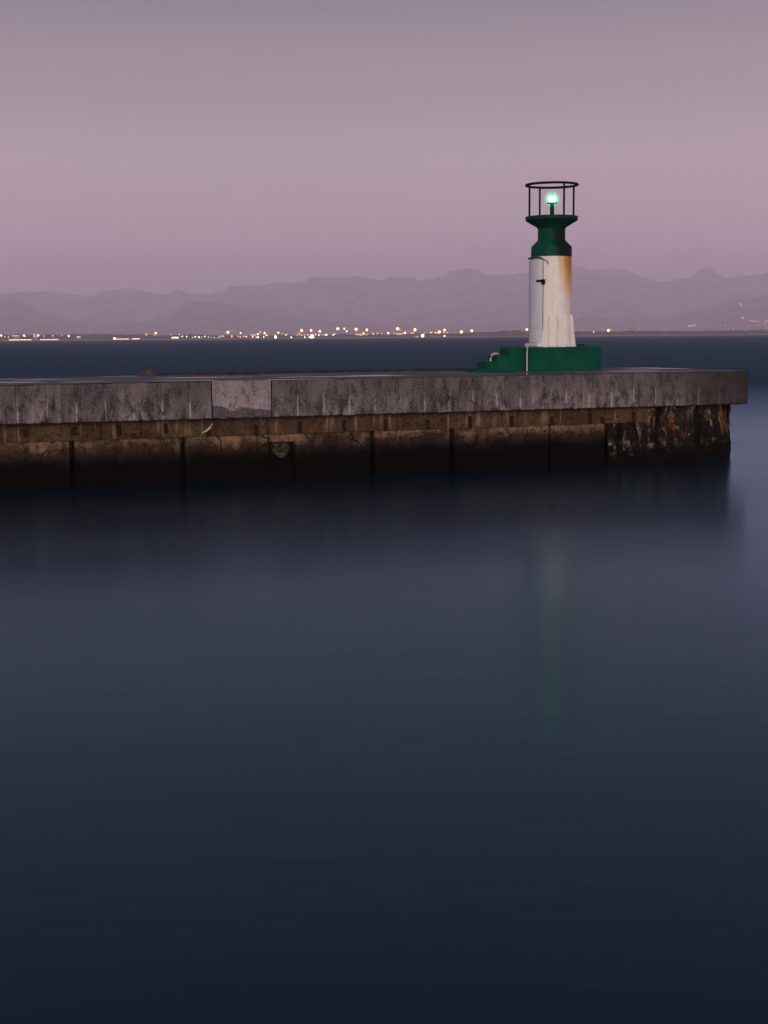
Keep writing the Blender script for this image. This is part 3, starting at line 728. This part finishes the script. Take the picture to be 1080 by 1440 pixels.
for dg in (2, 23, 50, 78, 106, 134, 162): rib(R(-90 + dg), r1=.60 if dg < 30 else .635)
# door housing, door, handle, sill on the side that looks along the pier to the left
DA = U_ang + math.pi                              # door normal in the local frame
def door_box(name, d0, d1, wd, z0, z1, mat, bev, parent=light, off=0.0):
    bm = newbox(d0, d1, -wd / 2 + off, wd / 2 + off, z0, z1)
    return obj(name, bm, mat, parent, bevel=bev, rotz=DA)
ZD0, ZD1 = zof(482.0), zof(366.5)
az = lambda phi: R(-90 + phi)                    # 0 = towards the camera, negative = to the left in the photograph
def shell(name, p0, p1, r0, r1, zlo, zhi, mat, corner=0.0, cols=36, parent=light, bev=.012):
    """curved plate hugging the tower; the lower near corner can be rounded"""
    bm = bmesh.new(); rows = []
    for i in range(cols + 1):
        f_ = (1 - math.cos(math.pi * i / cols)) / 2; a = az(p0 + (p1 - p0) * f_)
        dist = min((p1 - p0) * f_, (p1 - p0) * (1 - f_)) * math.pi / 180 * r1; zl = zlo; zh = zhi
        if corner and dist < corner: k_ = corner - math.sqrt(max(0, corner ** 2 - (corner - dist) ** 2)); zl += k_; zh -= k_ * .35
        c_, s_ = math.cos(a), math.sin(a)
        rows.append([bm.verts.new((r_ * c_, r_ * s_, z_)) for r_, z_ in ((r0, zl), (r1 - .012, zl), (r1, zl + .014), (r1, zh - .014), (r1 - .012, zh), (r0, zh))])
    for a_, b_ in zip(rows, rows[1:]):
        for q_ in range(6): bm.faces.new((a_[q_], a_[(q_ + 1) % 6], b_[(q_ + 1) % 6], b_[q_]))
    bm.faces.new(rows[0]); bm.faces.new(rows[-1])
    return obj(name, bm, mat, parent, smooth=True)
shell('door_frame', -112, -9, .40, rp(28.2) + .012, PH + .07, zof(363.0), M['white'])
shell('door_seam_shade', -102, -21.3, .42, .522, ZD0 - .025, ZD1 + .01, M['seam_shade'], corner=.10)  # added grey shell that draws the shadow line of the seam round the door
door = shell('door', -101, -23.5, .42, .558, ZD0, ZD1, M['door'], corner=.10)
hz_ = zof(398.0)
bm = newbox(.545, .585, -.14, .0, hz_ + .01, hz_ + .065); box(bm, .50, .59, .001, .075, hz_ - .05, hz_ + .075)
obj('handle', bm, M['iron'], door, bevel=.008, rotz=az(-25))
sl = door_box('sill', .30, .56, .74, PH + .003, PH + .095, M['white'], .03)
# green eyebrow hood over the door, its near end drooping
bm = bmesh.new(); ringsH = []
for i in range(33):
    f_ = i / 32; a = az(-108 + 100 * f_)
    droop = max(0, (f_ - .68) / .32) ** 1.7 * .135
    z_ = zof(362.0) - droop; ro = .585 - .05 * max(0, f_ - .5) / .5; th = .036 - .02 * max(0, f_ - .7) / .3
    ringsH.append([bm.verts.new((r_ * math.cos(a), r_ * math.sin(a), zz_)) for r_, zz_ in ((.44, z_ - th), (ro, z_ - th), (ro, z_ - .008), (.44, z_ + .02))])
for a_, b_ in zip(ringsH, ringsH[1:]):
    for q_ in range(4): bm.faces.new((a_[q_], a_[(q_ + 1) % 4], b_[(q_ + 1) % 4], b_[q_]))
bm.faces.new(ringsH[0]); bm.faces.new(ringsH[-1])
obj('door_hood', bm, M['green'], light, smooth=True)
# green drum, neck and gallery
bm = bmesh.new(); lathe(bm, [(rp(28.5), zof(361.3)), (rp(28.2), zof(348.2)), (rp(27.6), zof(346.6)), (rp(19.9), zof(339)), (rp(19.1), zof(337)), (rp(19.0), zof(320))], 96)
obj('drum', bm, M['green'], light, smooth=True)
bm = bmesh.new(); lathe(bm, [(rp(19.4), zof(322)), (rp(20.2), zof(320)), (rp(35.2), zof(311.0)), (rp(36.4), zof(309.6)), (rp(36.4), zof(305.3)), (rp(36.0), zof(304.7)), (rp(5), zof(304.3))], 96)
obj('gallery', bm, M['lantern_green'], light, smooth=True)
# railing: ring and four posts
rl = empty('railing', (0, 0, 0), 0, light); rr_ = rp(35.6)
bm = bmesh.new(); zr = zof(260.3); tube(bm, [(rr_ * math.cos(2 * math.pi * i / 64), rr_ * math.sin(2 * math.pi * i / 64), zr) for i in range(64)], .03, 8, True)
obj('ring', bm, M['black'], rl, smooth=True)
for i in range(4):
    a = R(28.7 + 90 * i); bm = bmesh.new(); r_ = rr_ - .015
    tube(bm, [(r_ * math.cos(a), r_ * math.sin(a), zof(304.6)), (r_ * math.cos(a), r_ * math.sin(a), zr)], .026, 10); obj('post', bm, M['black'], rl, smooth=True)
# lantern
bm = bmesh.new(); x = rp(.5)
lathe(bm, [(rp(4.2), zof(304.3)), (rp(4.2), zof(303)), (rp(3.0), zof(302.4)), (rp(2.8), zof(287.2)), (rp(4.2), zof(286.6)), (rp(7.4), zof(286.3)), (rp(7.4), zof(285)), (rp(3.6), zof(284.8))], 32, x)
lan = obj('lantern', bm, M['lantern_green'], light, smooth=True)
bm = bmesh.new(); lathe(bm, [(rp(3.2), zof(284.9)), (rp(4.4), zof(283.6)), (rp(5.0), zof(281)), (rp(5.0), zof(279)), (rp(4.2), zof(276.4)), (rp(2.4), zof(274.9))], 32, x); obj('lamp', bm, M['lens'], lan, smooth=True)
bm = bmesh.new(); bmesh.ops.create_icosphere(bm, subdivisions=4, radius=.25); obj('lens', bm, M['lamp_halo'], lan, smooth=True, loc=(x, 0, zof(280)))  # added halo sphere: the lamp's glow as an emissive volume
bm = bmesh.new(); lathe(bm, [(rp(2.7), zof(274.8)), (rp(2.2), zof(273.2)), (rp(1.1), zof(271.8)), (rp(.4), zof(271.2))], 20, x); obj('lens_cap', bm, M['lens_cap'], lan, smooth=True)
# pale conduit down the corner of the plinth
cu, cv = a_u - .06, a_v + .03
bm = bmesh.new(); tube(bm, [(cu, cv, .01), (cu, cv, PH - .06), (cu + .01, cv + .01, PH + .0), (cu + .05, cv + .06, PH + .04), (cu + .13, cv + .15, PH + .05)], .021, 10)
obj('conduit', bm, M['pipe'], light, smooth=True, rotz=U_ang)
# loose black hose end on the plinth, right of the tower
p = at_plane(818, 487.5, P0 + V * (v_ax - .1), V)
bm = bmesh.new(); tube(bm, [(-.32, .06, .03), (-.2, .0, .03), (-.08, -.03, .045), (.0, 0, .055), (.06, .02, .045), (.10, .05, .028)], [.03, .03, .03, .028, .026, .024], 10)
ho = obj('hose', bm, M['hose'], None, smooth=True, loc=(p.x, p.y, DECK_Z + PH), rotz=ANG); tag(ho, 'short dark hose end lying on the green plinth right of the tower', 'hose')

# ------------------------------------------------------------------ steps beside the plinth
back = .20
sv0 = vq + back; sv1 = sv0 + .56
def s_at(px, py, t): return s_of(px, py, t)[0]
S4 = (Q - P0).dot(U) - .004
edges = [s_at(x, 515, sv0) for x in (668, 683.5, 699.5, 716)]
tops = [.10, .255, .405, .56]
pstep = P0 + U * S4 + V * sv0
steps = empty('steps', pstep, ANG); tag(steps, 'dark green concrete steps of four treads against the plinth', 'steps')
for i in range(4):
    a_ = edges[i] - S4; b_ = (edges[i + 1] - S4) if i < 3 else 0.0
    obj('step', newbox(a_, b_, 0.0, sv1 - sv0, .006, tops[i]), M['green_plinth'], steps, bevel=.014)
# white bent pipe lying over the third tread
p = P0 + U * (edges[2] - .05) + V * (sv0 + .22)
bm = bmesh.new(); tube(bm, [(-.045, -.02, .0), (-.04, -.02, .06), (-.02, -.02, .13), (.03, -.01, .175), (.10, .0, .185), (.17, .02, .17)], [.03, .032, .03, .028, .026, .024], 10)
bp = obj('bent_pipe', bm, M['pipe'], None, smooth=True, loc=(p.x, p.y, DECK_Z + tops[1] + .006), rotz=ANG); tag(bp, 'pale bent pipe propped on the green steps', 'pipe')

# ------------------------------------------------------------------ render settings
sc.render.engine = 'CYCLES'
cy = sc.cycles
cy.use_denoising = True
try: cy.denoiser = 'OPENIMAGEDENOISE'; cy.denoising_input_passes = 'RGB_ALBEDO_NORMAL'
except Exception: pass
cy.max_bounces = 6; cy.diffuse_bounces = 3; cy.glossy_bounces = 3; cy.volume_bounces = 2
cy.sample_clamp_indirect = 6
vs_ = sc.view_settings; sc.display_settings.display_device = 'sRGB'
vs_.view_transform = 'Standard'; vs_.look = 'None'; vs_.exposure = 0; vs_.gamma = 1; vs_.use_curve_mapping = False
